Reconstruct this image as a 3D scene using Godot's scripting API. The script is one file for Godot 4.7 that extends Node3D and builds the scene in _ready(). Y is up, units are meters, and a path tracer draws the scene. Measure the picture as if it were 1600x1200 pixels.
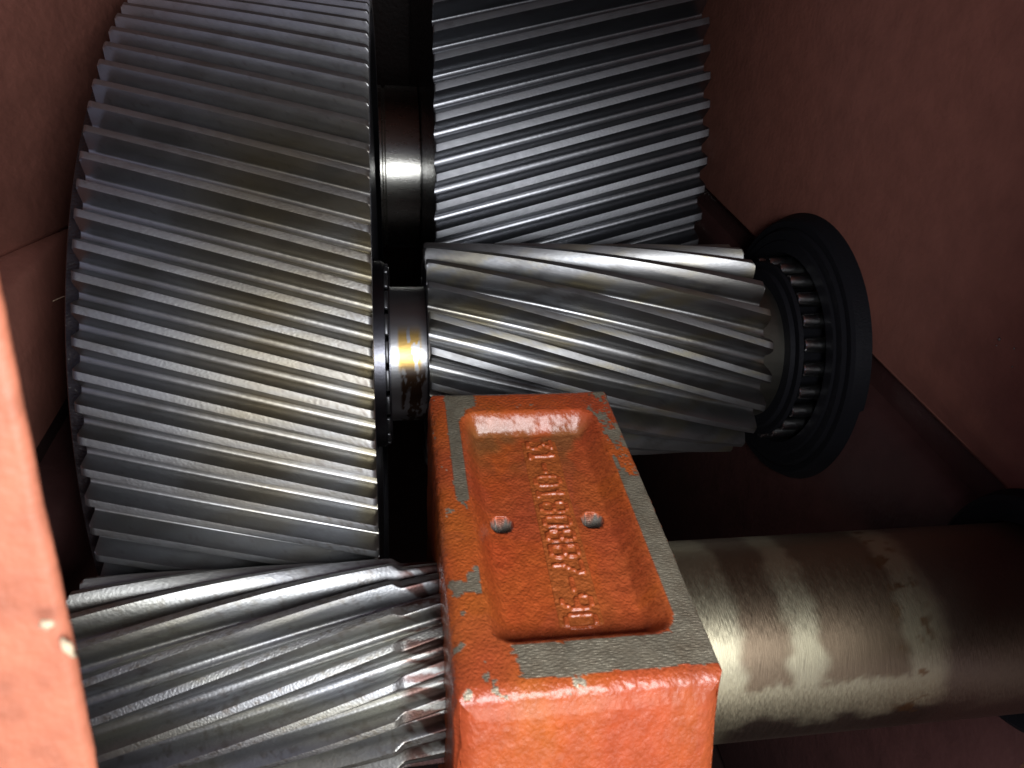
extends Node3D
# A look through the inspection opening of a large gearbox: two helical gears, two pinions,
# a roller bearing and an orange cast bearing cap. Shafts lie along X in the split plane y = 0.6.

const SHAFT_Y := 0.6
const Z_IN := -0.29956     # input pinion shaft
const GROW := 1.0351       # size of the intermediate and output shafts against the first survey
const MID_Y := 0.58557
const Z_MID := -0.68892     # intermediate shaft
const Z_OUT := -1.29314     # output shaft
const PHI := 0.5925004

var taken := {}
var rng := RandomNumberGenerator.new()
var n_soft := FastNoiseLite.new()
var n_mid := FastNoiseLite.new()
var n_fine := FastNoiseLite.new()
var n_streak := FastNoiseLite.new()

# ---------------------------------------------------------------- naming helpers
func numbered(called: String) -> String:
	if not taken.has(called):
		taken[called] = 0
		return called
	taken[called] += 1
	return "%s_%03d" % [called, taken[called]]

func tag(o: Node, label := "", category := "", group := "", kind := "") -> void:
	if label != "": o.set_meta("label", label)
	if category != "": o.set_meta("category", category)
	if group != "": o.set_meta("group", group)
	if kind != "": o.set_meta("kind", kind)

func thing(called: String, label: String, category: String, at := Vector3.ZERO) -> Node3D:
	var o := Node3D.new()
	o.name = numbered(called)
	add_child(o, true)
	o.position = at
	tag(o, label, category)
	return o

func part(called: String, mesh: Mesh, mat: Material, parent: Node) -> MeshInstance3D:
	var o := MeshInstance3D.new()
	o.name = called
	o.mesh = mesh
	if mat: o.material_override = mat
	parent.add_child(o, true)
	return o

func structure(called: String, mesh: Mesh, mat: Material) -> MeshInstance3D:
	var o := part(called, mesh, mat, self)
	o.set_meta("kind", "structure")
	return o

# ---------------------------------------------------------------- mesh helpers
func lathe(profile: PackedVector2Array, seg := 96, sharp := true) -> ArrayMesh:
	# profile: (x along the axis, radius); turned about X; each stretch has its own normals when sharp
	var V := PackedVector3Array(); var N := PackedVector3Array(); var I := PackedInt32Array(); var U := PackedVector2Array()
	for s in profile.size() - 1:
		var p := profile[s]; var q := profile[s + 1]
		var d := (q - p).normalized()
		var nn := Vector2(-d.y, d.x)
		var b := V.size()
		for k in seg + 1:
			var t := TAU * k / seg
			var dir := Vector3(0, sin(t), cos(t))
			V.append(Vector3(p.x, 0, 0) + dir * p.y); V.append(Vector3(q.x, 0, 0) + dir * q.y)
			var n := (Vector3(nn.x, 0, 0) + dir * nn.y).normalized()
			N.append(n); N.append(n)
			U.append(Vector2(p.x * 4.0, t * 0.3)); U.append(Vector2(q.x * 4.0, t * 0.3))
		for k in seg:
			var a := b + k * 2
			I.append_array([a, a + 1, a + 3, a, a + 3, a + 2])
	return arrays(V, N, I, PackedColorArray(), U)

func arrays(V: PackedVector3Array, N: PackedVector3Array, I: PackedInt32Array, C := PackedColorArray(), U := PackedVector2Array()) -> ArrayMesh:
	# every triangle is wound to agree with its normals (front faces run clockwise)
	if N.size():
		for k in range(0, I.size(), 3):
			var i0 := I[k]; var i1 := I[k + 1]; var i2 := I[k + 2]
			if (V[i1] - V[i0]).cross(V[i2] - V[i0]).dot(N[i0] + N[i1] + N[i2]) > 0.0:
				I[k + 1] = i2; I[k + 2] = i1
	var a := []; a.resize(Mesh.ARRAY_MAX)
	a[Mesh.ARRAY_VERTEX] = V
	if N.size(): a[Mesh.ARRAY_NORMAL] = N
	a[Mesh.ARRAY_INDEX] = I
	if C.size(): a[Mesh.ARRAY_COLOR] = C
	if U.size(): a[Mesh.ARRAY_TEX_UV] = U
	var m := ArrayMesh.new()
	m.add_surface_from_arrays(Mesh.PRIMITIVE_TRIANGLES, a)
	return m

func grid_normals(P: PackedVector3Array, nu: int, nv: int) -> PackedVector3Array:
	var N := PackedVector3Array(); N.resize(P.size())
	for j in nv:
		for i in nu:
			var a := P[j * nu + maxi(i - 1, 0)]; var b := P[j * nu + mini(i + 1, nu - 1)]
			var c := P[maxi(j - 1, 0) * nu + i]; var d := P[mini(j + 1, nv - 1) * nu + i]
			N[j * nu + i] = (d - c).cross(b - a).normalized()
	return N

func grid_index(nu: int, nv: int, base := 0) -> PackedInt32Array:
	var I := PackedInt32Array()
	for j in nv - 1:
		for i in nu - 1:
			var a := base + j * nu + i
			I.append_array([a, a + 1, a + nu + 1, a, a + nu + 1, a + nu])
	return I

func rounded_box(size: Vector3, r: float) -> ArrayMesh:
	# a box with chamfered edges, as an outer hull of 24 points
	var h := size / 2.0
	var st := SurfaceTool.new(); st.begin(Mesh.PRIMITIVE_TRIANGLES)
	var pts := {}
	for sx in [-1, 1]:
		for sy in [-1, 1]:
			for sz in [-1, 1]:
				for ax in 3:
					var p := Vector3(sx * (h.x - r), sy * (h.y - r), sz * (h.z - r))
					p[ax] = [sx * h.x, sy * h.y, sz * h.z][ax]
					pts[[sx, sy, sz, ax]] = p
	var polys := []
	for ax in 3:
		var b := (ax + 1) % 3; var c := (ax + 2) % 3
		for s in [-1, 1]:
			var f := []
			for bc in [[-1, -1], [1, -1], [1, 1], [-1, 1]]:
				var k := [0, 0, 0]; k[ax] = s; k[b] = bc[0]; k[c] = bc[1]
				f.append(pts[[k[0], k[1], k[2], ax]])
			polys.append(f)
		for s in [-1, 1]:
			for t in [-1, 1]:
				var f := []
				for e in [[-1, b], [1, b], [1, c], [-1, c]]:
					var k := [0, 0, 0]; k[ax] = e[0]; k[b] = s; k[c] = t
					f.append(pts[[k[0], k[1], k[2], e[1]]])
				polys.append(f)
	for sx in [-1, 1]:
		for sy in [-1, 1]:
			for sz in [-1, 1]:
				polys.append([pts[[sx, sy, sz, 0]], pts[[sx, sy, sz, 1]], pts[[sx, sy, sz, 2]]])
	for f in polys:
		var mid := Vector3.ZERO
		for p in f: mid += p
		var n: Vector3 = (f[1] - f[0]).cross(f[2] - f[0])
		var g: Array = f.duplicate()
		if n.dot(mid) > 0.0: g.reverse()
		for k in range(1, g.size() - 1):
			st.add_vertex(g[0]); st.add_vertex(g[k]); st.add_vertex(g[k + 1])
	st.generate_normals()
	return st.commit()

# ---------------------------------------------------------------- gears
func inv(a: float) -> float: return tan(a) - a

func tooth_outline(teeth: int, m: float) -> Array:
	# right half of one tooth and half its gaps: [radius, angle] from the tip corner down to the middle of the gap
	var rp := m * teeth / 2.0; var ra := rp + m; var rf := rp - 1.22 * m
	var al := deg_to_rad(20.0); var rb := rp * cos(al)
	var half_p := PI / (2.0 * teeth) - 0.012 * m / rp + inv(al)
	var out := []
	var r0 := maxf(rb, rf + 0.32 * m)
	for k in 8:
		var r := lerpf(ra, r0, pow(k / 7.0, 1.15))
		out.append(Vector2(r, half_p - inv(acos(minf(1.0, rb / r)))))
	var edge: Vector2 = out[-1]
	var gap := PI / teeth
	var a0 := edge; var a3 := Vector2(rf, gap)
	var a1 := Vector2(rf + 0.05 * m, edge.y + 0.1 * (gap - edge.y)); var a2 := Vector2(rf, edge.y + 0.45 * (gap - edge.y))
	for k in range(1, 6):
		var t := k / 5.0; var u := 1.0 - t
		out.append(a0 * u * u * u + a1 * 3.0 * u * u * t + a2 * 3.0 * u * t * t + a3 * t * t * t)
	return out

# One helical tooth from x0 to x1, its middle at angle 0 (towards +Z) at x = 0; twist in radians per metre.
# turn: the angle at which it will stand, for the stains; paint(x, angle, r) gives its own colour there.
func tooth_mesh(teeth: int, m: float, x0: float, x1: float, twist: float, turn: float, paint: Callable, steps: int, step_at := 9.0, step_by := 0.0) -> ArrayMesh:
	var half := tooth_outline(teeth, m)
	var ra: float = m * (teeth + 2) / 2.0
	var xs := PackedFloat32Array()
	var ch := 0.0016
	xs.append(x0); xs.append(x0 + ch)
	for k in range(1, steps): xs.append(lerpf(x0 + ch, x1 - ch, float(k) / steps))
	xs.append(x1 - ch); xs.append(x1)
	if step_at < x1:
		xs.append(step_at - 0.004); xs.append(step_at); xs.append(step_at + 0.004)
		xs.sort()
	var rows := xs.size()
	var V := PackedVector3Array(); var N := PackedVector3Array(); var C := PackedColorArray(); var I := PackedInt32Array(); var U := PackedVector2Array()
	var wob := rng.randf() * 50.0
	var land := ArrayMesh.new()
	for side in [0, 2, 1]:
		var prof := []
		if side == 0:
			for k in half.size(): prof.append(half[half.size() - 1 - k] * Vector2(1, -1))
		elif side == 1:
			var tipw: float = half[0].y
			prof = [Vector2(ra, -tipw), Vector2(ra + 0.0001, -0.5 * tipw), Vector2(ra + 0.0001, 0.5 * tipw), Vector2(ra, tipw)]
		else:
			prof = half.duplicate()
		var nu: int = prof.size()
		var P := PackedVector3Array()
		for j in rows:
			var x := xs[j]
			var lim := ra + 0.0002
			if j == 0 or j == rows - 1: lim = ra - ch
			lim -= step_by * smoothstep(step_at - 0.004, step_at + 0.004, x)
			lim -= 0.00022 * absf(n_fine.get_noise_3d(x * 900.0, wob, 3.0))
			for q in prof:
				var r: float = minf(q.x, lim)
				var t: float = q.y + twist * x
				P.append(Vector3(x, -r * sin(t), r * cos(t)))
				var c: Color = paint.call(x, turn - t, r, prof == half or side == 0)
				C.append(c)
				U.append(Vector2(x * 6.0 + wob, q.y * r * 20.0 + side))
		var base := V.size()
		V.append_array(P)
		var G := grid_normals(P, nu, rows)
		for k in G.size():
			var radial := Vector3(0, P[k].y, P[k].z)
			if G[k].dot(radial) < 0.0: G[k] = -G[k]
		if side == 1:
			land = arrays(P, G, grid_index(nu, rows), C.slice(base), U.slice(base))
			V.resize(base); C.resize(base); U.resize(base)
			break
		N.append_array(G)
		I.append_array(grid_index(nu, rows, base))
	# the two end faces
	for e in 2:
		var x := x0 if e == 0 else x1
		var ring := []
		for k in half.size(): ring.append(half[half.size() - 1 - k] * Vector2(1, -1))
		for k in half.size(): ring.append(half[k])
		var base := V.size()
		var n := Vector3(-1 if e == 0 else 1, 0, 0)
		var rf: float = half[-1].x
		for q in ring:
			var lim := ra - ch - (step_by if e == 1 and step_at < x1 else 0.0)
			var r: float = minf(q.x, lim); var t: float = q.y + twist * x
			V.append(Vector3(x, -r * sin(t), r * cos(t))); N.append(n); U.append(Vector2(q.y, r * 9.0)); C.append(paint.call(x, turn - t, r, true))
		for q in ring:
			var t: float = q.y + twist * x; var r := rf - 0.004
			V.append(Vector3(x, -r * sin(t), r * cos(t))); N.append(n); U.append(Vector2(q.y, r * 9.0)); C.append(paint.call(x, turn - t, r, true))
		var cnt: int = ring.size()
		for k in cnt - 1:
			var a := base + k; var b := base + cnt + k
			if e == 0: I.append_array([a, a + 1, b + 1, a, b + 1, b])
			else: I.append_array([a, b + 1, a + 1, a, b, b + 1])
	var both := arrays(V, N, I, C, U)
	both.add_surface_from_arrays(Mesh.PRIMITIVE_TRIANGLES, land.surface_get_arrays(0))
	return both

# all the teeth of one wheel as parts; those between the world angles lo..hi are each their own mesh, the rest share one
func teeth_round(parent: Node, teeth: int, m: float, x0: float, x1: float, twist: float, first: float, lo: float, hi: float, paint: Callable, mat: Material, tip: Material, steps: int, step_at := 9.0, step_by := 0.0) -> void:
	var plain: ArrayMesh = null
	for k in teeth:
		var ang := wrapf(first + TAU * k / teeth, -PI, PI)   # from +Z towards +Y
		var mesh: ArrayMesh
		if ang >= lo and ang <= hi:
			mesh = tooth_mesh(teeth, m, x0, x1, twist, ang, paint, steps, step_at, step_by)
		else:
			if plain == null: plain = tooth_mesh(teeth, m, x0, x1, twist, ang, paint, 10, step_at, step_by)
			mesh = plain
		var o := part("tooth", mesh, null, parent)
		if mesh.surface_get_material(0) == null:
			mesh.surface_set_material(0, mat); mesh.surface_set_material(1, tip)
		o.rotation.x = -ang

# ---------------------------------------------------------------- materials
func noise_tex(freq: float, seed_: int, size := 512, normal := false, bump := 4.0, octaves := 4, ramp: Gradient = null) -> NoiseTexture2D:
	var n := FastNoiseLite.new()
	n.noise_type = FastNoiseLite.TYPE_SIMPLEX_SMOOTH
	n.frequency = freq; n.seed = seed_; n.fractal_octaves = octaves
	var t := NoiseTexture2D.new()
	t.width = size; t.height = size; t.seamless = true; t.noise = n
	t.as_normal_map = normal; t.bump_strength = bump
	if ramp: t.color_ramp = ramp
	return t

func grad(stops: Array) -> Gradient:
	var g := Gradient.new()
	var o := PackedFloat32Array(); var c := PackedColorArray()
	for s in stops: o.append(s[0]); c.append(s[1])
	g.offsets = o; g.colors = c
	return g

func grey(v: float) -> Color: return Color(v, v, v)

func steel(name_: String, base: Color, rough: float, metal := 1.0, tri := 9.0, bump := 0.03, along := 0.3, across := 1.0) -> StandardMaterial3D:
	var m := StandardMaterial3D.new()
	m.resource_name = name_
	m.albedo_color = base
	m.vertex_color_use_as_albedo = true
	m.metallic = metal; m.metallic_specular = 0.5
	m.roughness = rough
	m.roughness_texture = noise_tex(0.02, 11, 512, false, 1.0, 5, grad([[0.0, grey(0.85)], [0.5, grey(0.94)], [1.0, grey(1.0)]]))
	m.normal_enabled = true; m.normal_scale = bump
	m.normal_texture = noise_tex(0.09, 12, 512, true, 6.0, 4)
	m.uv1_triplanar = true; m.uv1_world_triplanar = true
	m.uv1_scale = Vector3(tri * along, tri * across, tri * across)
	return m

func paint_mat(name_: String, base: Color, rough: float, tri: float, bump: float, spot_lo := 0.75) -> StandardMaterial3D:
	var m := StandardMaterial3D.new()
	m.resource_name = name_
	m.albedo_color = base
	m.vertex_color_use_as_albedo = true
	m.albedo_texture = noise_tex(0.012, 21, 512, false, 1.0, 5, grad([[0.0, grey(spot_lo)], [0.45, grey(0.93)], [1.0, grey(1.0)]]))
	m.roughness = rough
	m.metallic_specular = 0.5
	m.normal_enabled = true; m.normal_scale = bump
	m.normal_texture = noise_tex(0.05, 22, 512, true, 8.0, 4)
	m.uv1_triplanar = true; m.uv1_world_triplanar = true
	m.uv1_scale = Vector3(tri, tri, tri)
	return m

# ---------------------------------------------------------------- colours of the steel (linear)
const STEEL := Color(0.36, 0.365, 0.375)
const OIL := Color(0.29, 0.25, 0.17)
const GRIME := Color(0.16, 0.135, 0.115)

func wheel_paint(x: float, ang: float, r: float, flank: bool) -> Color:
	var c := STEEL * (0.92 + 0.10 * n_streak.get_noise_3d(x * 14.0, ang * 900.0, 1.0))
	# brown oil film left of the right end, broken into streaks along the teeth
	var s := n_soft.get_noise_3d(x * 9.0, ang * 4.0, 7.0) + 0.5 * n_mid.get_noise_3d(x * 12.0, ang * 60.0, 2.0)
	var zone := smoothstep(-0.15, -0.07, x) * smoothstep(-0.5, 0.05, ang) * (1.0 - smoothstep(0.85, 1.2, ang))
	c = c.lerp(OIL, clampf(zone * (0.35 + 0.9 * s), 0.0, 0.75))
	# thin oil drawn to the right end of the gaps
	var edge := smoothstep(-0.030, -0.016, x) * smoothstep(0.05, 0.25, ang) * (1.0 - smoothstep(0.7, 0.9, ang))
	if flank: c = c.lerp(Color(0.30, 0.25, 0.12), 0.4 * edge)
	var pit := smoothstep(0.42, 0.6, n_fine.get_noise_3d(x * 420.0, ang * 300.0, 4.0))
	c = c.lerp(GRIME, 0.35 * pit)
	# wear towards the right end: pitted, speckled flats
	var worn := smoothstep(-0.09, -0.02, x) * smoothstep(-0.1, 0.1, ang) * (1.0 - smoothstep(0.75, 0.95, ang))
	var speck := n_fine.get_noise_3d(x * 800.0, ang * 500.0, 17.0)
	if not flank: c = c.lerp(GRIME, 0.7 * worn * smoothstep(0.05, 0.3, speck))
	# dull oil patches anywhere
	c = c.lerp(Color(0.22, 0.21, 0.19), 0.45 * smoothstep(0.1, 0.4, n_mid.get_noise_3d(x * 22.0, ang * 26.0, 33.0)))
	c.a = 1.0
	return c

func output_paint(x: float, ang: float, _r: float, _flank: bool) -> Color:
	var c := Color(0.215, 0.22, 0.235) * (0.93 + 0.10 * n_streak.get_noise_3d(x * 14.0, ang * 1400.0, 5.0))
	c.a = 1.0
	return c

func pinion_paint(x: float, ang: float, _r: float, _flank: bool) -> Color:
	var c := STEEL * (0.92 + 0.14 * n_mid.get_noise_3d(x * 40.0, ang * 5.0, 9.0))
	var s := n_soft.get_noise_3d(x * 14.0, ang * 3.0, 11.0)
	c = c.lerp(Color(0.27, 0.26, 0.25), clampf(0.3 + s, 0.0, 0.6))
	c = c.lerp(Color(0.34, 0.30, 0.20), 0.6 * smoothstep(0.1, 0.4, n_mid.get_noise_3d(x * 16.0, ang * 14.0, 41.0)))
	c = c.lerp(Color(0.20, 0.19, 0.18), 0.55 * smoothstep(0.15, 0.4, n_mid.get_noise_3d(x * 26.0, ang * 20.0, 53.0)))
	c.a = 1.0
	return c

func input_paint(x: float, ang: float, r: float, flank: bool) -> Color:
	var c := STEEL * (0.95 + 0.10 * n_mid.get_noise_3d(x * 60.0, ang * 12.0, 3.0))
	# worn, pitted tips with dark scuffs
	var pit := smoothstep(0.18, 0.42, n_fine.get_noise_3d(x * 260.0, ang * 40.0, 8.0) + 0.3 * n_mid.get_noise_3d(x * 30.0, ang * 9.0, 1.0))
	c = c.lerp(GRIME, (0.45 if flank else 0.75) * pit)
	c = c.lerp(Color(0.40, 0.39, 0.31), clampf(0.25 + n_soft.get_noise_3d(x * 10.0, ang * 5.0, 2.0), 0.0, 0.5))
	# red-brown primer caught in the run-out next to the cap
	var red := smoothstep(-0.004, 0.006, x) * smoothstep(0.05, 0.3, n_mid.get_noise_3d(x * 45.0, ang * 22.0, 12.0) + 0.12 + (0.12 if flank else -0.05))
	c = c.lerp(Color(0.10, 0.035, 0.025), 0.85 * red)
	c.a = 1.0
	return c

# ---------------------------------------------------------------- the scene
func _ready() -> void:
	rng.seed = 4
	for p in [[n_soft, 0.35, 1], [n_mid, 0.5, 2], [n_fine, 0.5, 3], [n_streak, 0.5, 4]]:
		p[0].noise_type = FastNoiseLite.TYPE_SIMPLEX_SMOOTH
		p[0].frequency = p[1]; p[0].seed = p[2]; p[0].fractal_octaves = 3

	# camera
	var cam := Camera3D.new()
	cam.name = "camera"
	cam.fov = rad_to_deg(2.0 * atan(600.0 / 1180.0))
	cam.near = 0.01; cam.far = 20.0
	cam.transform = Transform3D(Basis(Vector3(0.988003, 0.0666955, 0.139289), Vector3(0.0227239, 0.829333, -0.558293), Vector3(-0.152752, 0.55476, 0.817868)).orthonormalized(), Vector3(0, 1.01104, 0))
	add_child(cam)
	cam.current = true
	var lens := CameraAttributesPhysical.new()
	lens.frustum_focal_length = 23.6
	lens.frustum_near = 0.01; lens.frustum_far = 20.0
	lens.frustum_focus_distance = 0.62
	lens.exposure_aperture = 12.0
	cam.attributes = lens

	# daylight that falls in through the opening round the camera
	var env := Environment.new()
	env.background_mode = Environment.BG_COLOR
	env.background_color = Color(0.27, 0.28, 0.40).linear_to_srgb()
	env.background_energy_multiplier = 1.0
	env.tonemap_mode = Environment.TONE_MAPPER_LINEAR
	env.tonemap_exposure = 1.0
	env.sdfgi_enabled = true; env.ssao_enabled = true; env.ssil_enabled = true
	var we := WorldEnvironment.new()
	we.name = "environment"; we.environment = env
	add_child(we)

	var key := AreaLight3D.new()
	key.name = "work_light"
	key.area_size = Vector2(0.34, 0.26)
	key.light_color = Color(0.98, 0.99, 1.0)
	key.light_energy = 0.72
	key.shadow_enabled = true
	add_child(key)
	key.look_at_from_position(Vector3(0.13, 1.07, 0.26), Vector3(0.02, 0.66, -0.5), Vector3.UP)

	var low := AreaLight3D.new()  # unseen fill light, added to pull the journal highlight lower
	low.name = "added_low_fill"
	low.area_size = Vector2(0.5, 0.16)
	low.light_color = Color(1.0, 0.98, 0.93)
	low.light_energy = 0.17
	low.shadow_enabled = true
	add_child(low)
	low.look_at_from_position(Vector3(0.12, 0.64, 0.50), Vector3(0.05, 0.62, -0.5), Vector3.UP)

	build_housing()
	build_intermediate_shaft()
	build_output_shaft()
	build_input_shaft()
	build_bearing()
	build_cap()
	build_crumbs()

# ---------------------------------------------------------------- the housing
func build_housing() -> void:
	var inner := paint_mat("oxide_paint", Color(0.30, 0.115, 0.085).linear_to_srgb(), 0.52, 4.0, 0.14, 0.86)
	var add := func(called: String, lo: Vector3, hi: Vector3, r := 0.004) -> MeshInstance3D:
		var o := structure(called, rounded_box(hi - lo, r), inner)
		o.position = (lo + hi) / 2.0
		return o
	var shade_paint := paint_mat("deep_shade_paint", Color(0.030, 0.014, 0.012).linear_to_srgb(), 0.55, 3.0, 0.12, 0.82)  # near-black wall paint, standing in for depths the light does not reach
	# left wall: thicker above the ledge, a joint at the split plane
	add.call("wall_left", Vector3(-0.34, 0.636, -1.95), Vector3(-0.262, 0.752, -0.12))
	add.call("wall_left_upper", Vector3(-0.34, 0.7525, -1.95), Vector3(-0.225, 1.6, -0.68), 0.012)
	# in front of the wheel the upper wall splays outwards towards the opening
	var splay: MeshInstance3D = add.call("wall_left_splay", Vector3(-0.06, 0.7535, -0.30), Vector3(0.0, 1.6, 0.30), 0.006)
	splay.position = Vector3(-0.352, 1.177, -0.486)
	splay.rotation.y = -0.472
	add.call("wall_left_lower", Vector3(-0.34, -0.02, -1.95), Vector3(-0.250, 0.594, 0.2), 0.008)
	add.call("wall_right", Vector3(0.450, 0.646, -1.95), Vector3(0.56, 1.6, -0.03), 0.014)
	add.call("wall_right_lower", Vector3(0.447, -0.02, -1.95), Vector3(0.56, 0.616, 0.2), 0.014)
	add.call("wall_joint_left", Vector3(-0.338, 0.580, -1.94), Vector3(-0.285, 0.640, -0.18), 0.001)
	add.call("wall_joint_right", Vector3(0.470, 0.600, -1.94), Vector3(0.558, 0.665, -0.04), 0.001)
	add.call("wall_back", Vector3(-0.36, -0.02, -2.03), Vector3(0.58, 1.62, -1.952))
	add.call("floor", Vector3(-0.36, -0.1, -2.03), Vector3(0.58, -0.022, 0.25))
	var lower := paint_mat("shaded_wall_paint", Color(0.075, 0.030, 0.028).linear_to_srgb(), 0.5, 3.0, 0.12, 0.82)  # darker copy of the wall paint, shade put into the colour
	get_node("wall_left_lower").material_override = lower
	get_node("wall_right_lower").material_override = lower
	get_node("wall_joint_left").material_override = shade_paint
	get_node("wall_joint_right").material_override = lower  # joint takes the shaded colour for its shadow band
	get_node("wall_back").material_override = shade_paint
	get_node("floor").material_override = shade_paint
	add.call("ceiling", Vector3(-0.36, 1.602, -2.03), Vector3(0.58, 1.68, -0.1))
	add.call("wall_front_right", Vector3(0.27, 0.66, -0.15), Vector3(0.446, 1.6, -0.11))
	add.call("added_blocker_upper", Vector3(-0.34, 1.15, 0.02), Vector3(0.40, 1.6, 0.06))  # added out of view to keep light off the wheel's top
	add.call("added_blocker_left", Vector3(-0.34, 0.90, -0.115), Vector3(-0.20, 1.6, -0.06))  # added out of view to cut ambient light from the left
	add.call("wall_front_lower", Vector3(-0.34, -0.02, 0.202), Vector3(0.56, 0.5, 0.26))

	# the left edge of the inspection opening: a thick flange whose cut face looks at the viewer
	var a := Vector3(-0.08, 0.8104, -0.1206); var b := Vector3(-0.08, 0.9362, -0.1525)
	var e := (b - a).normalized()
	var n := Vector3(0.12, 0, 1).cross(e).cross(e) * -1.0
	n = n.normalized()
	var w := e.cross(n).normalized()      # to the right
	var fl := structure("opening_flange", flange_mesh(), paint_mat("flange_paint", Color(0.47, 0.155, 0.085).linear_to_srgb(), 0.55, 9.0, 0.25, 0.8))
	fl.transform = Transform3D(Basis(w, e, w.cross(e)), a)

func flange_mesh() -> ArrayMesh:
	# x to the right with its edge at 0, y along the edge, z towards the viewer with the cut face at 0
	var nu := 40; var nv := 160
	var P := PackedVector3Array()
	for j in nv:
		var y := lerpf(-0.25, 0.19, j / float(nv - 1))
		for i in nu:
			var p: Vector3
			var k := i / float(nu - 1)
			if k < 0.4:
				p = Vector3(lerpf(-0.2, -0.003, k / 0.4), y, 0)
			elif k < 0.6:
				var t := (k - 0.4) / 0.2 * PI / 2.0
				p = Vector3(-0.003 + 0.003 * sin(t), y, -0.003 + 0.003 * cos(t))
			elif k < 0.8:
				var t := (k - 0.6) / 0.2
				p = Vector3(-0.022 * t, y, lerpf(-0.003, -0.022, t))
			else:
				p = Vector3(lerpf(-0.022, -0.2, (k - 0.8) / 0.2), y, -0.022)
			p.x += 0.00025 * n_fine.get_noise_3d(p.y * 160.0, p.z * 160.0, 1.0) + 0.0006 * n_mid.get_noise_3d(p.y * 30.0, 4.0, 0.0)
			P.append(p)
	var N := grid_normals(P, nu, nv)
	var flip := N[0].z < 0.0
	for k in N.size():
		if flip: N[k] = -N[k]
	var I := grid_index(nu, nv)
	return arrays(P, N, I)

# ---------------------------------------------------------------- shafts
func build_intermediate_shaft() -> void:
	var t := thing("intermediate_gear_shaft", "shaft with the big helical gear wheel on the left and the coarse pinion", "gear shaft", Vector3(0, MID_Y, Z_MID))
	var mat := steel("ground_steel", Color.WHITE, 0.40)
	var tips := steel("turned_steel", Color.WHITE, 0.54, 1.0, 14.0, 0.10, 0.6)
	var dark := steel("dark_oiled_steel", Color(0.16, 0.16, 0.18).linear_to_srgb(), 0.35)
	var m1 := 0.006; var tw1 := tan(deg_to_rad(15.4)) / (m1 * 112 / 2.0)
	var x0 := -0.18386; var x1 := -0.01315
	var wheel := part("gear_wheel", lathe([Vector2(x0, 0.10), Vector2(x0, 0.3277), Vector2(x1, 0.3277), Vector2(x1, 0.312), Vector2(x1 - 0.006, 0.302), Vector2(x1 - 0.006, 0.10)], 224), dark, t)
	# measured: at the left end a tooth stands at -0.60978 below the line of sight
	var first := PHI - (0.0002 + 0.15 * TAU / 112) + tw1 * x0
	teeth_round(wheel, 112, m1, x0, x1, tw1, first, -0.62, 1.45, wheel_paint, mat, tips, 90)
	part("side_plate", lathe([Vector2(-0.200, 0.10), Vector2(-0.200, 0.308), Vector2(-0.198, 0.312), Vector2(-0.1865, 0.312), Vector2(-0.1865, 0.10)], 160), steel("near_black_steel", Color(0.025, 0.02, 0.022).linear_to_srgb(), 0.38, 0.2, 14.0, 0.4), t)  # near-black, barely metallic plate beside the wheel
	var first_part := t.get_child_count()
	part("bearing_collar", lathe([Vector2(-0.019, 0.07), Vector2(-0.019, 0.094), Vector2(-0.0105, 0.094), Vector2(-0.0105, 0.07)], 96), dark, t)
	var cage := part("cage_ring", lathe([Vector2(-0.0105, 0.07), Vector2(-0.0105, 0.0925), Vector2(-0.0085, 0.0925), Vector2(-0.0085, 0.07)], 96), dark, t)
	var grey_cell := steel("cell_steel", Color(0.20, 0.20, 0.21).linear_to_srgb(), 0.5)
	var cell := rounded_box(Vector3(0.0042, 0.0205, 0.004), 0.001)
	for k in 22:
		var ang := TAU * k / 22.0
		var c := part("roller", cell, grey_cell, cage)
		c.position = Vector3(-0.0068, sin(ang) * 0.0895, cos(ang) * 0.0895)
		c.rotation.x = -ang
	part("cage_ring", lathe([Vector2(-0.0048, 0.07), Vector2(-0.0048, 0.088), Vector2(-0.0035, 0.088), Vector2(-0.0035, 0.07)], 96), dark, t)
	part("shaft", shaft_stained(), mat, t)
	# pinion
	var m2 := 0.0093397; var tw2 := tan(deg_to_rad(15.4)) / (m2 * 22 / 2.0)
	var p0 := 0.0312; var p1 := 0.35609
	var pin := part("pinion", lathe([Vector2(p0, 0.05), Vector2(p0, 0.0912), Vector2(p1, 0.0912), Vector2(p1, 0.07)], 88), dark, t)
	var first2 := PHI - (-1.15801 + 0.15 * TAU / 22) + tw2 * p1
	teeth_round(pin, 22, m2, p0, p1, tw2, first2, -1.9, 2.6, pinion_paint, mat, tips, 70)
	part("shaft_shoulder", lathe([Vector2(p1 - 0.001, 0.0), Vector2(p1 - 0.001, 0.080), Vector2(p1 + 0.006, 0.076), Vector2(0.3875, 0.074), Vector2(0.389, 0.072), Vector2(0.47, 0.06), Vector2(0.47, 0.0)], 96), steel("shoulder_steel", Color(0.22, 0.21, 0.18).linear_to_srgb(), 0.5), t)
	for k in range(first_part, t.get_child_count()):
		(t.get_child(k) as Node3D).scale = Vector3.ONE * GROW

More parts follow.
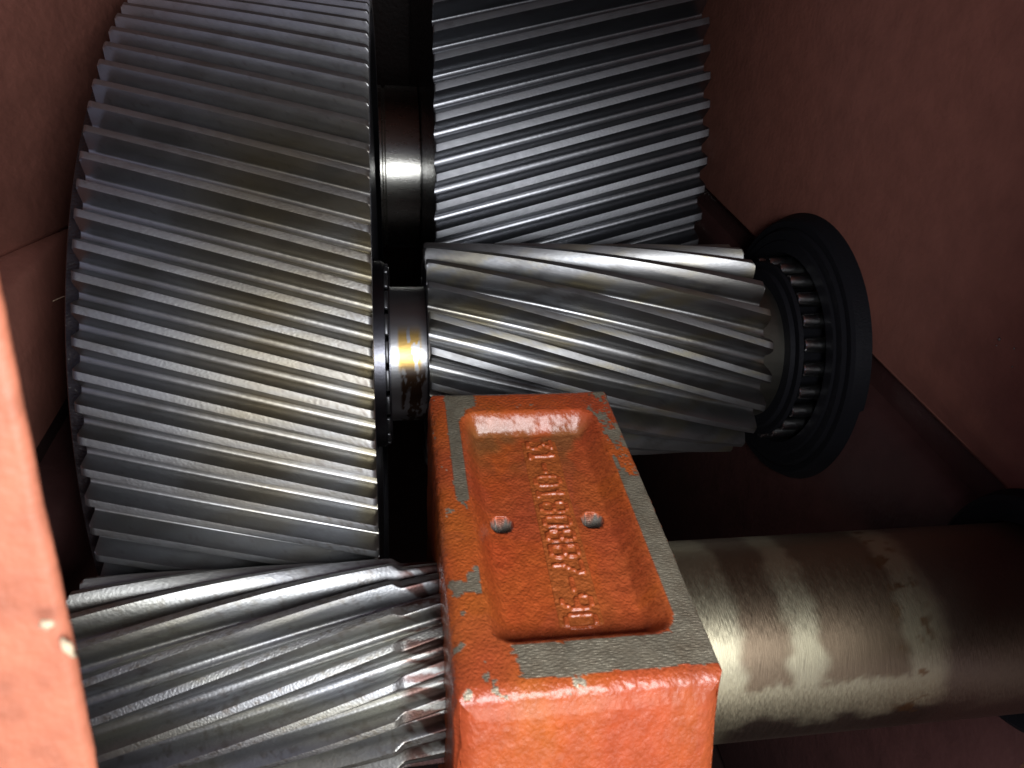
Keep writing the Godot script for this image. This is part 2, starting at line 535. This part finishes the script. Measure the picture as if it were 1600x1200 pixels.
func shaft_stained() -> ArrayMesh:
	# the ground seat between wheel and pinion, with rusty gold stains
	var nu := 60; var nv := 240
	var P := PackedVector3Array(); var C := PackedColorArray()
	for j in nv:
		var ang := TAU * j / float(nv - 1) - 1.2
		for i in nu:
			var x := lerpf(-0.004, 0.0305, i / float(nu - 1))
			P.append(Vector3(x, sin(ang) * 0.068, cos(ang) * 0.068))
			var s := n_mid.get_noise_3d(x * 170.0, ang * 2.4, 5.0) + 0.5 * n_fine.get_noise_3d(x * 220.0, ang * 14.0, 2.0)
			var band := smoothstep(0.25, 0.40, ang) * (1.0 - smoothstep(0.80, 1.0, ang)) * smoothstep(0.002, 0.005, x) * (1.0 - smoothstep(0.022, 0.027, x))
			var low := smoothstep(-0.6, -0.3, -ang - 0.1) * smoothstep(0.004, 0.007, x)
			var c := Color(0.50, 0.50, 0.51)
			c = c.lerp(Color(0.55, 0.36, 0.12), smoothstep(0.0, 0.12, s + 0.25) * band)
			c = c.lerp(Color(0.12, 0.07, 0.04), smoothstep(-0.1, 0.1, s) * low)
			C.append(c)
	var N := PackedVector3Array()
	for p in P: N.append(Vector3(0, p.y, p.z).normalized())
	return arrays(P, N, grid_index(nu, nv), C)

func build_output_shaft() -> void:
	var t := thing("output_gear_shaft", "shaft carrying the second large helical gear wheel behind the coarse pinion, at the top right", "gear shaft", Vector3(0, MID_Y, Z_OUT))
	t.scale = Vector3.ONE * GROW
	var mat := steel("grey_steel", Color.WHITE, 0.36)
	var tips := steel("grey_turned_steel", Color.WHITE, 0.54, 1.0, 10.0, 0.06, 0.6)
	var dark := steel("black_oiled_steel", Color(0.09, 0.09, 0.11).linear_to_srgb(), 0.3)
	var m2 := 0.0093397; var tw := -tan(deg_to_rad(15.4)) / (m2 * 103 / 2.0)
	var x0 := 0.04673; var x1 := 0.34637
	var wheel := part("gear_wheel", lathe([Vector2(x0, 0.10), Vector2(x0, 0.455), Vector2(x0 + 0.001, 0.4688), Vector2(x1, 0.4688), Vector2(x1, 0.10)], 206), dark, t)
	var first := PHI + 0.06202 + tw * x1
	teeth_round(wheel, 103, m2, x0, x1, tw, first, -0.4, 1.55, output_paint, mat, tips, 30)
	part("shaft", lathe([Vector2(-0.25, 0.0), Vector2(-0.25, 0.085), Vector2(-0.032, 0.085), Vector2(-0.032, 0.128), Vector2(-0.012, 0.128), Vector2(-0.010, 0.124), Vector2(-0.008, 0.124), Vector2(-0.006, 0.128), Vector2(0.0440, 0.128), Vector2(0.0440, 0.10), Vector2(0.47, 0.10), Vector2(0.47, 0.0)], 128), steel("dark_shaft_steel", Color(0.5, 0.49, 0.45).linear_to_srgb(), 0.3, 1.0, 9.0, 0.05), t)

func build_input_shaft() -> void:
	var t := thing("input_pinion_shaft", "shaft with worn pinion at bottom left, running under the orange cap to a stained journal", "gear shaft", Vector3(0, SHAFT_Y, Z_IN))
	var mat := steel("worn_steel", Color.WHITE, 0.46, 1.0, 12.0, 0.10, 0.7)
	var tips := steel("scuffed_steel", Color.WHITE, 0.52, 1.0, 16.0, 0.25, 0.8)
	var dark := steel("dark_oiled_steel", Color(0.16, 0.16, 0.18).linear_to_srgb(), 0.35)
	var m1 := 0.006; var tw := -tan(deg_to_rad(15.4)) / (m1 * 19 / 2.0)
	var x0 := -0.185; var x1 := 0.026
	var pin := part("pinion", lathe([Vector2(x0, 0.02), Vector2(x0, 0.0494), Vector2(x1, 0.0494), Vector2(x1, 0.02)], 76), dark, t)
	var first := PHI + 1.48943 - 0.3 * TAU / 19 + tw * -0.0188
	teeth_round(pin, 19, m1, x0, x1, tw, first, -1.6, 2.6, input_paint, mat, tips, 150, -0.002, 0.0035)
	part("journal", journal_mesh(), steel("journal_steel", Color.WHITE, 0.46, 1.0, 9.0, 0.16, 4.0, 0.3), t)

func journal_mesh() -> ArrayMesh:
	var nu := 200; var nv := 240
	var P := PackedVector3Array(); var C := PackedColorArray(); var N := PackedVector3Array()
	for j in nv:
		var ang := TAU * j / float(nv - 1) - 1.8
		for i in nu:
			var x := lerpf(0.026, 0.49, i / float(nu - 1))
			var r := 0.0640
			P.append(Vector3(x, sin(ang) * r, cos(ang) * r)); N.append(Vector3(0, sin(ang), cos(ang)))
			var w := 0.006 * n_mid.get_noise_3d(x * 60.0, ang * 6.0, 3.0)
			var c := Color(0.44, 0.40, 0.28)
			# old oil lacquer in two rings with a bright rubbed strip between, then the opening edge's shadow coloured in
			var ring1 := smoothstep(0.193, 0.202, x + w) * (1.0 - smoothstep(0.222, 0.231, x + w))
			var ring2 := smoothstep(0.242, 0.252, x + w) * (1.0 - smoothstep(0.300, 0.308, x + w))
			var upper := smoothstep(0.38, 0.48, ang + w * 9.0 + 0.07 * n_fine.get_noise_3d(x * 300.0, ang * 20.0, 1.0))  # stain rings stop here so the highlight band stays pale
			var low := smoothstep(0.13, -0.05, ang + w * 30.0) * smoothstep(0.175, 0.2, x)  # dark reflection along the underside, painted into the colour
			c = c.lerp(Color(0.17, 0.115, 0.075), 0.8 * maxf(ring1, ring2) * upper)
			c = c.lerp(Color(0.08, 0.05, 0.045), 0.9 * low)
			var spots := smoothstep(0.2, 0.35, n_mid.get_noise_3d(x * 90.0, ang * 9.0, 6.0)) * smoothstep(0.292, 0.305, x) * (1.0 - smoothstep(0.315, 0.325, x))
			c = c.lerp(Color(0.20, 0.11, 0.05), 0.8 * spots)
			var far := smoothstep(0.318, 0.335, x + w)
			c = c.lerp(Color(0.17, 0.12, 0.10), 0.85 * far)
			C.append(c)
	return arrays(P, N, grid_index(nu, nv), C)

# ---------------------------------------------------------------- right-hand bearing
func build_bearing() -> void:
	var t := thing("roller_bearing", "dark roller bearing in the right wall at the end of the coarse pinion", "bearing", Vector3(0, MID_Y, Z_MID))
	t.scale = Vector3.ONE * GROW
	var black := steel("black_bearing_steel", Color(0.014, 0.014, 0.017).linear_to_srgb(), 0.55, 0.1, 14.0, 0.35)
	black.metallic_specular = 0.16
	var bright := steel("roller_steel", Color(0.55, 0.55, 0.55).linear_to_srgb(), 0.26)
	part("inner_ring", lathe([Vector2(0.3870, 0.073), Vector2(0.3870, 0.086), Vector2(0.3910, 0.088), Vector2(0.3930, 0.080), Vector2(0.4310, 0.076), Vector2(0.4310, 0.07)], 96), black, t)
	part("cage", lathe([Vector2(0.3920, 0.083), Vector2(0.3920, 0.094), Vector2(0.3960, 0.095), Vector2(0.3960, 0.086)], 96), black, t)
	var roll := lathe([Vector2(-0.017, 0.0), Vector2(-0.017, 0.006), Vector2(-0.016, 0.007), Vector2(0.016, 0.0082), Vector2(0.017, 0.007), Vector2(0.017, 0.0)], 20)
	for k in 24:
		var ang := TAU * k / 24.0 + 0.05
		var o := part("roller", roll, bright, t)
		o.position = Vector3(0.4135, sin(ang) * 0.092, cos(ang) * 0.092)
		o.rotation.x = -ang
		o.rotation_order = EULER_ORDER_XYZ
	part("outer_ring", lathe([Vector2(0.414, 0.104), Vector2(0.414, 0.116), Vector2(0.416, 0.118), Vector2(0.416, 0.127), Vector2(0.419, 0.130), Vector2(0.430, 0.130), Vector2(0.430, 0.102), Vector2(0.422, 0.101), Vector2(0.414, 0.104)], 128), black, t)
	part("bearing_seat", lathe([Vector2(0.419, 0.1305), Vector2(0.419, 0.137), Vector2(0.422, 0.140), Vector2(0.4345, 0.146), Vector2(0.4345, 0.10)], 128), black, t)
	var u := thing("shaft_bearing_boss", "black round bearing boss on the right wall where the stained journal ends", "bearing", Vector3(0, SHAFT_Y, Z_IN))
	part("ring", lathe([Vector2(0.432, 0.0655), Vector2(0.432, 0.080), Vector2(0.435, 0.084), Vector2(0.4465, 0.088), Vector2(0.4465, 0.0655)], 96), black, u)

# ---------------------------------------------------------------- the orange cap
const CX0 := 0.0235
const CX1 := 0.1595
const CZ0 := -0.4655     # far end
const CZ1 := -0.2075     # near end
const CTOP := 0.690

func rounded_rect(x: float, z: float, x0: float, x1: float, z0: float, z1: float, r: float) -> float:
	# signed distance, negative inside
	var q := Vector2(absf(x - (x0 + x1) / 2.0), absf(z - (z0 + z1) / 2.0)) - Vector2((x1 - x0) / 2.0 - r, (z1 - z0) / 2.0 - r)
	return Vector2(maxf(q.x, 0), maxf(q.y, 0)).length() + minf(maxf(q.x, q.y), 0.0) - r

func steps_between(a: float, b: float, fine: float, coarse: float, ends: float) -> PackedFloat32Array:
	var out := PackedFloat32Array()
	var x := a
	while x < b - fine * 0.5:
		out.append(x)
		x += fine if minf(x - a, b - x) < ends else coarse
	out.append(b)
	return out

func edge_drop(d: float, r: float) -> float:
	if d >= r: return 0.0
	d = maxf(d, 0.0)
	return r - sqrt(maxf(0.0, r * r - (r - d) * (r - d)))

func build_cap() -> void:
	var t := thing("bearing_cap", "glossy orange cast cap with recessed top, two small holes and raised digits", "bearing cap", Vector3(0, 0, 0))
	var paint := paint_mat("orange_paint", Color.WHITE, 0.34, 14.0, 0.55, 0.86)
	paint.metallic_specular = 0.38
	paint.clearcoat_enabled = true; paint.clearcoat = 0.4; paint.clearcoat_roughness = 0.2
	var bare := steel("bare_cast_iron", Color.WHITE, 0.55, 0.55, 16.0, 0.7)
	var deep := 0.19
	var us := PackedFloat32Array(); var vs := PackedFloat32Array()
	# columns and rows: walls hang below the rim (negative or past the end), the top lies between
	for k in 14: us.append(CX0 - deep * (1.0 - k / 14.0) * 0.9)
	us.append_array(steps_between(CX0, CX1, 0.0009, 0.0013, 0.03))
	for k in range(1, 15): us.append(CX1 + deep * k / 14.0 * 0.9)
	for k in 10: vs.append(CZ0 - deep * (1.0 - k / 10.0) * 0.9)
	vs.append_array(steps_between(CZ0, CZ1, 0.0009, 0.0014, 0.045))
	for k in range(1, 100): vs.append(CZ1 + 0.0014 * k)
	var nu := us.size(); var nv := vs.size()
	var P := PackedVector3Array(); var C := PackedColorArray(); var bare_at := PackedByteArray()
	for j in nv:
		for i in nu:
			var u := us[i]; var v := vs[j]
			var du := maxf(maxf(CX0 - u, u - CX1), 0.0)
			var dv := maxf(maxf(CZ0 - v, v - CZ1), 0.0)
			var x := clampf(u, CX0, CX1); var z := clampf(v, CZ0, CZ1)
			# rounded corners in plan
			var rc := 0.012
			var q := Vector2(clampf(x, CX0 + rc, CX1 - rc), clampf(z, CZ0 + rc, CZ1 - rc))
			var off := Vector2(x, z) - q
			if off.length() > rc: off = off.normalized() * rc
			x = q.x + off.x; z = q.y + off.y
			var y := CTOP
			var top := 0.0
			var wob := 0.0015 * n_mid.get_noise_3d(x * 60.0, z * 60.0, 1.0)
			top = maxf(top, edge_drop(x - CX0, 0.009 + wob)); top = maxf(top, edge_drop(CX1 - x, 0.0035 + 0.4 * wob))
			top = maxf(top, edge_drop(CZ1 - z, 0.012 + wob)); top = maxf(top, edge_drop(z - CZ0, 0.008 + wob))
			y -= top + maxf(du, dv)
			# front face leans towards the viewer
			z += maxf(0.0, CTOP - 0.008 - y) * 0.385 * smoothstep(CZ1 - 0.05, CZ1, z)
			# recess
			var rr := rounded_rect(x, z, 0.0445, 0.1440, -0.4385, -0.2390, 0.014)
			var inside := smoothstep(0.001, -0.013, rr)
			if du == 0.0 and dv == 0.0: y -= 0.0145 * inside
			# two holes
			for hx in [0.0638, 0.1222]:
				var hd := Vector2(x - hx, z + 0.338).length()
				y -= 0.012 * smoothstep(0.0068, 0.0054, hd)
			# cast skin
			var rough := 1.0
			var flat_rim := smoothstep(0.0, 0.004, rr) * (1.0 if du == 0.0 and dv == 0.0 and top < 0.002 else 0.0)
			rough = lerpf(1.0, 0.25, flat_rim)
			var skin := 0.0006 * n_mid.get_noise_3d(x * 210.0, y * 210.0, z * 210.0) + 0.0003 * n_fine.get_noise_3d(x * 650.0, y * 650.0, z * 650.0)
			var p := Vector3(x, y, z)
			p.y += skin * rough
			if du > 0.0: p.x += skin * 1.5
			if dv > 0.0: p.z += 0.0004 * n_mid.get_noise_3d(x * 90.0, y * 90.0, 8.0) + 0.0003 * n_fine.get_noise_3d(x * 500.0, y * 500.0, z * 500.0)
			P.append(p)
			# paint and where it is gone from the machined rim
			var g := n_mid.get_noise_3d(x * 70.0, z * 70.0, 4.0) + 0.6 * n_fine.get_noise_3d(x * 160.0, z * 160.0, 9.0)
			var bare_w := 0.0
			if rr > 0.0008 and du == 0.0 and dv == 0.0:
				var right := smoothstep(0.135, 0.145, x) * (1.0 - smoothstep(CZ1 - 0.013, CZ1 - 0.010, z))
				var near := (1.0 - smoothstep(CZ1 - 0.013, CZ1 - 0.010, z)) * smoothstep(-0.242, -0.236, z) * smoothstep(0.052, 0.064, x)
				var left := smoothstep(0.0345, 0.037, x) * (1.0 - smoothstep(0.046, 0.05, x)) * smoothstep(-0.33, -0.36, z)
				var farl := (1.0 - smoothstep(0.055, 0.06, x)) * smoothstep(0.035, 0.04, x) * smoothstep(-0.444, -0.448, z)
				bare_w = maxf(maxf(right * (1.0 - 0.7 * smoothstep(-0.31, -0.42, z)), near), maxf(left, farl)) + 0.55 * g + 0.35 * n_fine.get_noise_3d(x * 520.0, z * 520.0, 3.0) - 0.45
				if z > -0.30 and x < 0.05: bare_w = maxf(bare_w, 0.6 * g - 0.18)
				bare_w -= 2.0 * smoothstep(0.0035, 0.0065, top) * (1.0 if z > CZ1 - 0.02 else 0.3)
			bare_at.append(1 if bare_w > 0.0 else 0)
			var c := Color(0.52, 0.090, 0.025)
			var hue := n_soft.get_noise_3d(x * 40.0, z * 30.0, 2.0)
			c = c.lerp(Color(0.50, 0.125, 0.028), clampf(0.35 + hue, 0.0, 0.8))
			c = c.lerp(Color(0.38, 0.07, 0.035), clampf(0.2 + 0.8 * n_mid.get_noise_3d(x * 25.0, z * 25.0, 14.0), 0.0, 0.6))
			# oil soaked into the far corners of the recess
			var stain := smoothstep(0.0, 0.35, n_soft.get_noise_3d(x * 55.0, z * 45.0, 21.0) + 0.25) * smoothstep(-0.37, -0.425, z) * inside
			c = c.lerp(Color(0.20, 0.11, 0.04), 0.7 * stain)
			if bare_w > 0.0: c = (Color(0.34, 0.30, 0.22) * (0.9 + 0.25 * g)).lerp(Color(0.20, 0.15, 0.10), clampf(0.5 * n_mid.get_noise_3d(x * 130.0, z * 130.0, 71.0) + 0.15, 0.0, 0.6))
			for hx in [0.0638, 0.1222]:
				if Vector2(x - hx, z + 0.338).length() < 0.0066:
					c = Color(0.30, 0.29, 0.25); bare_at[-1] = 1
			c.a = 1.0
			C.append(c)
	var N := grid_normals(P, nu, nv)
	for k in N.size():
		if N[k].dot(Vector3(0, 1, 0)) < -0.2: N[k] = -N[k]
	var Ip := PackedInt32Array(); var Ib := PackedInt32Array()
	for j in nv - 1:
		for i in nu - 1:
			var a := j * nu + i
			var tri := [a, a + 1, a + nu + 1, a, a + nu + 1, a + nu]
			if bare_at[a] + bare_at[a + 1] + bare_at[a + nu] + bare_at[a + nu + 1] >= 2: Ib.append_array(tri)
			else: Ip.append_array(tri)
	part("painted_casting", arrays(P, N, Ip, C), paint, t)
	part("bare_rim", arrays(P, N, Ib, C), bare, t)
	casting_number(t, paint)

const GLYPHS := {
	"0": ["01110", "10001", "10001", "10001", "10001", "10001", "01110"],
	"1": ["00100", "01100", "00100", "00100", "00100", "00100", "01110"],
	"3": ["11111", "00010", "00100", "00010", "00001", "10001", "01110"],
	"4": ["00010", "00110", "01010", "10010", "11111", "00010", "00010"],
	"7": ["11111", "00001", "00010", "00100", "01000", "01000", "01000"],
	"8": ["01110", "10001", "10001", "01110", "10001", "10001", "01110"],
	"9": ["01110", "10001", "10001", "01111", "00001", "00010", "01100"],
	"B": ["11110", "10001", "10001", "11110", "10001", "10001", "11110"],
	"-": ["00000", "00000", "00000", "11111", "00000", "00000", "00000"]}

func casting_number(t: Node, mat: Material) -> void:
	# digits stand along the cap from the far end to the near one, their tops to the right
	var text := "31-01808B7-90"
	var bits := PackedFloat32Array()
	var cols := text.length() * 6 + 1
	bits.resize(cols * 9)
	for k in text.length():
		var g: Array = GLYPHS[text[k]]
		for r in 7:
			for c in 5:
				if g[r][c] == "1": bits[(r + 1) * cols + 1 + k * 6 + c] = 1.0
	var far := Vector2(0.0895, -0.4215); var near := Vector2(0.0865, -0.2545)   # left lower line of the strip
	var wide := 0.0225
	var nu := 70; var nv := 400
	var P := PackedVector3Array(); var C := PackedColorArray()
	for j in nv:
		var along := j / float(nv - 1)
		var o := far.lerp(near, along)
		for i in nu:
			var k := lerpf(-0.12, 1.12, i / float(nu - 1))
			var x := o.x + wide * k; var z := o.y
			var gx := along * (cols - 1); var gy := (1.0 - k) * 8.0
			var h := 0.0
			if gy >= 0.0 and gy <= 8.0:
				var s := 0.0; var wsum := 0.0
				for a in range(-1, 2):
					for b in range(-1, 2):
						var cx := clampi(roundi(gx) + a, 0, cols - 1); var cy := clampi(roundi(gy) + b, 0, 8)
						var w := exp(-2.2 * (pow(gx - cx, 2.0) + pow(gy - cy, 2.0)))
						s += w * bits[cy * cols + cx]; wsum += w
				h = smoothstep(0.22, 0.62, s / wsum)
			var wear := 0.65 + 0.5 * n_mid.get_noise_3d(x * 50.0, z * 50.0, 31.0)
			var pad := smoothstep(-0.10, -0.03, k) * (1.0 - smoothstep(1.03, 1.1, k)) * smoothstep(0.0, 0.02, along) * (1.0 - smoothstep(0.97, 1.0, along))
			var base := CTOP - 0.0145
			var y := base - 0.0012 + 0.0018 * pad + 0.0018 * h * wear
			y += 0.0006 * n_mid.get_noise_3d(x * 210.0, y * 210.0, z * 210.0) + 0.0003 * n_fine.get_noise_3d(x * 650.0, y * 650.0, z * 650.0)
			P.append(Vector3(x, y, z))
			var c := Color(0.51, 0.105, 0.028).lerp(Color(0.30, 0.12, 0.03), clampf(0.4 * (1.0 - h) * pad, 0.0, 0.35))
			C.append(c)
	var N := grid_normals(P, nu, nv)
	for k in N.size():
		if N[k].y < 0.0: N[k] = -N[k]
	part("casting_number", arrays(P, N, grid_index(nu, nv), C), mat, t)

# ---------------------------------------------------------------- crumbs
func crumb_mesh(seed_: int, size: Vector3) -> ArrayMesh:
	# an angular flake: a squashed, uneven 12-sided lump
	var r := RandomNumberGenerator.new(); r.seed = seed_
	var P := PackedVector3Array()
	var nu := 13; var nv := 7
	var jag := []
	for i in nu - 1: jag.append(r.randf_range(0.55, 1.0))
	jag.append(jag[0])
	for j in nv:
		var b := PI * j / (nv - 1.0)
		for i in nu:
			var a := TAU * i / (nu - 1.0)
			P.append(Vector3(sin(b) * cos(a), sin(b) * sin(a), cos(b)) * jag[i] * size * 0.5)
	var N := PackedVector3Array()
	for p in P: N.append((p / size).normalized())
	return arrays(P, N, grid_index(nu, nv))

func build_crumbs() -> void:
	var pale := paint_mat("pale_filler", Color(0.80, 0.72, 0.60), 0.8, 20.0, 0.3, 0.9)
	var a := part("paint_chip", crumb_mesh(3, Vector3(0.0042, 0.0042, 0.0024)), pale, self)
	a.position = Vector3(-0.0806, 0.8612, -0.1265)
	tag(a, "small pale chip of paint on the left flange's edge, upper of two", "paint chip", "pale chips on the flange edge")
	var b := part("paint_chip", crumb_mesh(5, Vector3(0.0030, 0.0085, 0.0026)), pale, self)
	b.position = Vector3(-0.0798, 0.8490, -0.1290); b.rotation.z = 0.12
	tag(b, "longer pale sliver of filler on the left flange's edge, below the small chip", "paint chip", "pale chips on the flange edge")
	var bright := steel("bright_flake", Color(0.75, 0.75, 0.75), 0.35)
	var spots := [Vector3(0.4494, 0.7485, -0.4322), Vector3(0.4494, 0.7431, -0.4319), Vector3(0.4494, 0.7496, -0.4166), Vector3(0.4494, 0.7375, -0.4109)]
	var say := ["largest of the four bright metal flakes on the right wall", "bright metal flake just below the largest one on the right wall", "rightmost upper bright metal flake on the right wall", "lowest small bright metal flake on the right wall"]
	for k in 4:
		var f := part("metal_flake", crumb_mesh(10 + k, Vector3(0.0012, 0.0026, 0.0022) * [1.15, 0.7, 0.9, 0.6][k]), bright, self)
		f.name = "metal_flake" if k == 0 else "metal_flake_%03d" % k
		f.position = spots[k]
		tag(f, say[k], "metal flake", "bright flakes on the right wall")
	# a hair that curls from the left wall to the wheel
	var P := PackedVector3Array(); var N := PackedVector3Array()
	var nv := 40; var nu := 7
	for j in nv:
		var t := j / (nv - 1.0)
		var c := Vector3(lerpf(-0.238, -0.196, t), 0.7415 + 0.010 * sin(t * PI * 0.8), lerpf(-0.515, -0.50, t))
		for i in nu:
			var q := TAU * i / (nu - 1.0)
			var d := Vector3(0, cos(q), sin(q))
			P.append(c + d * 0.00035); N.append(d)
	var hair := part("hair", arrays(P, N, grid_index(nu, nv)), pale, self)
	tag(hair, "thin curled pale hair beside the left edge of the big gear wheel", "hair")
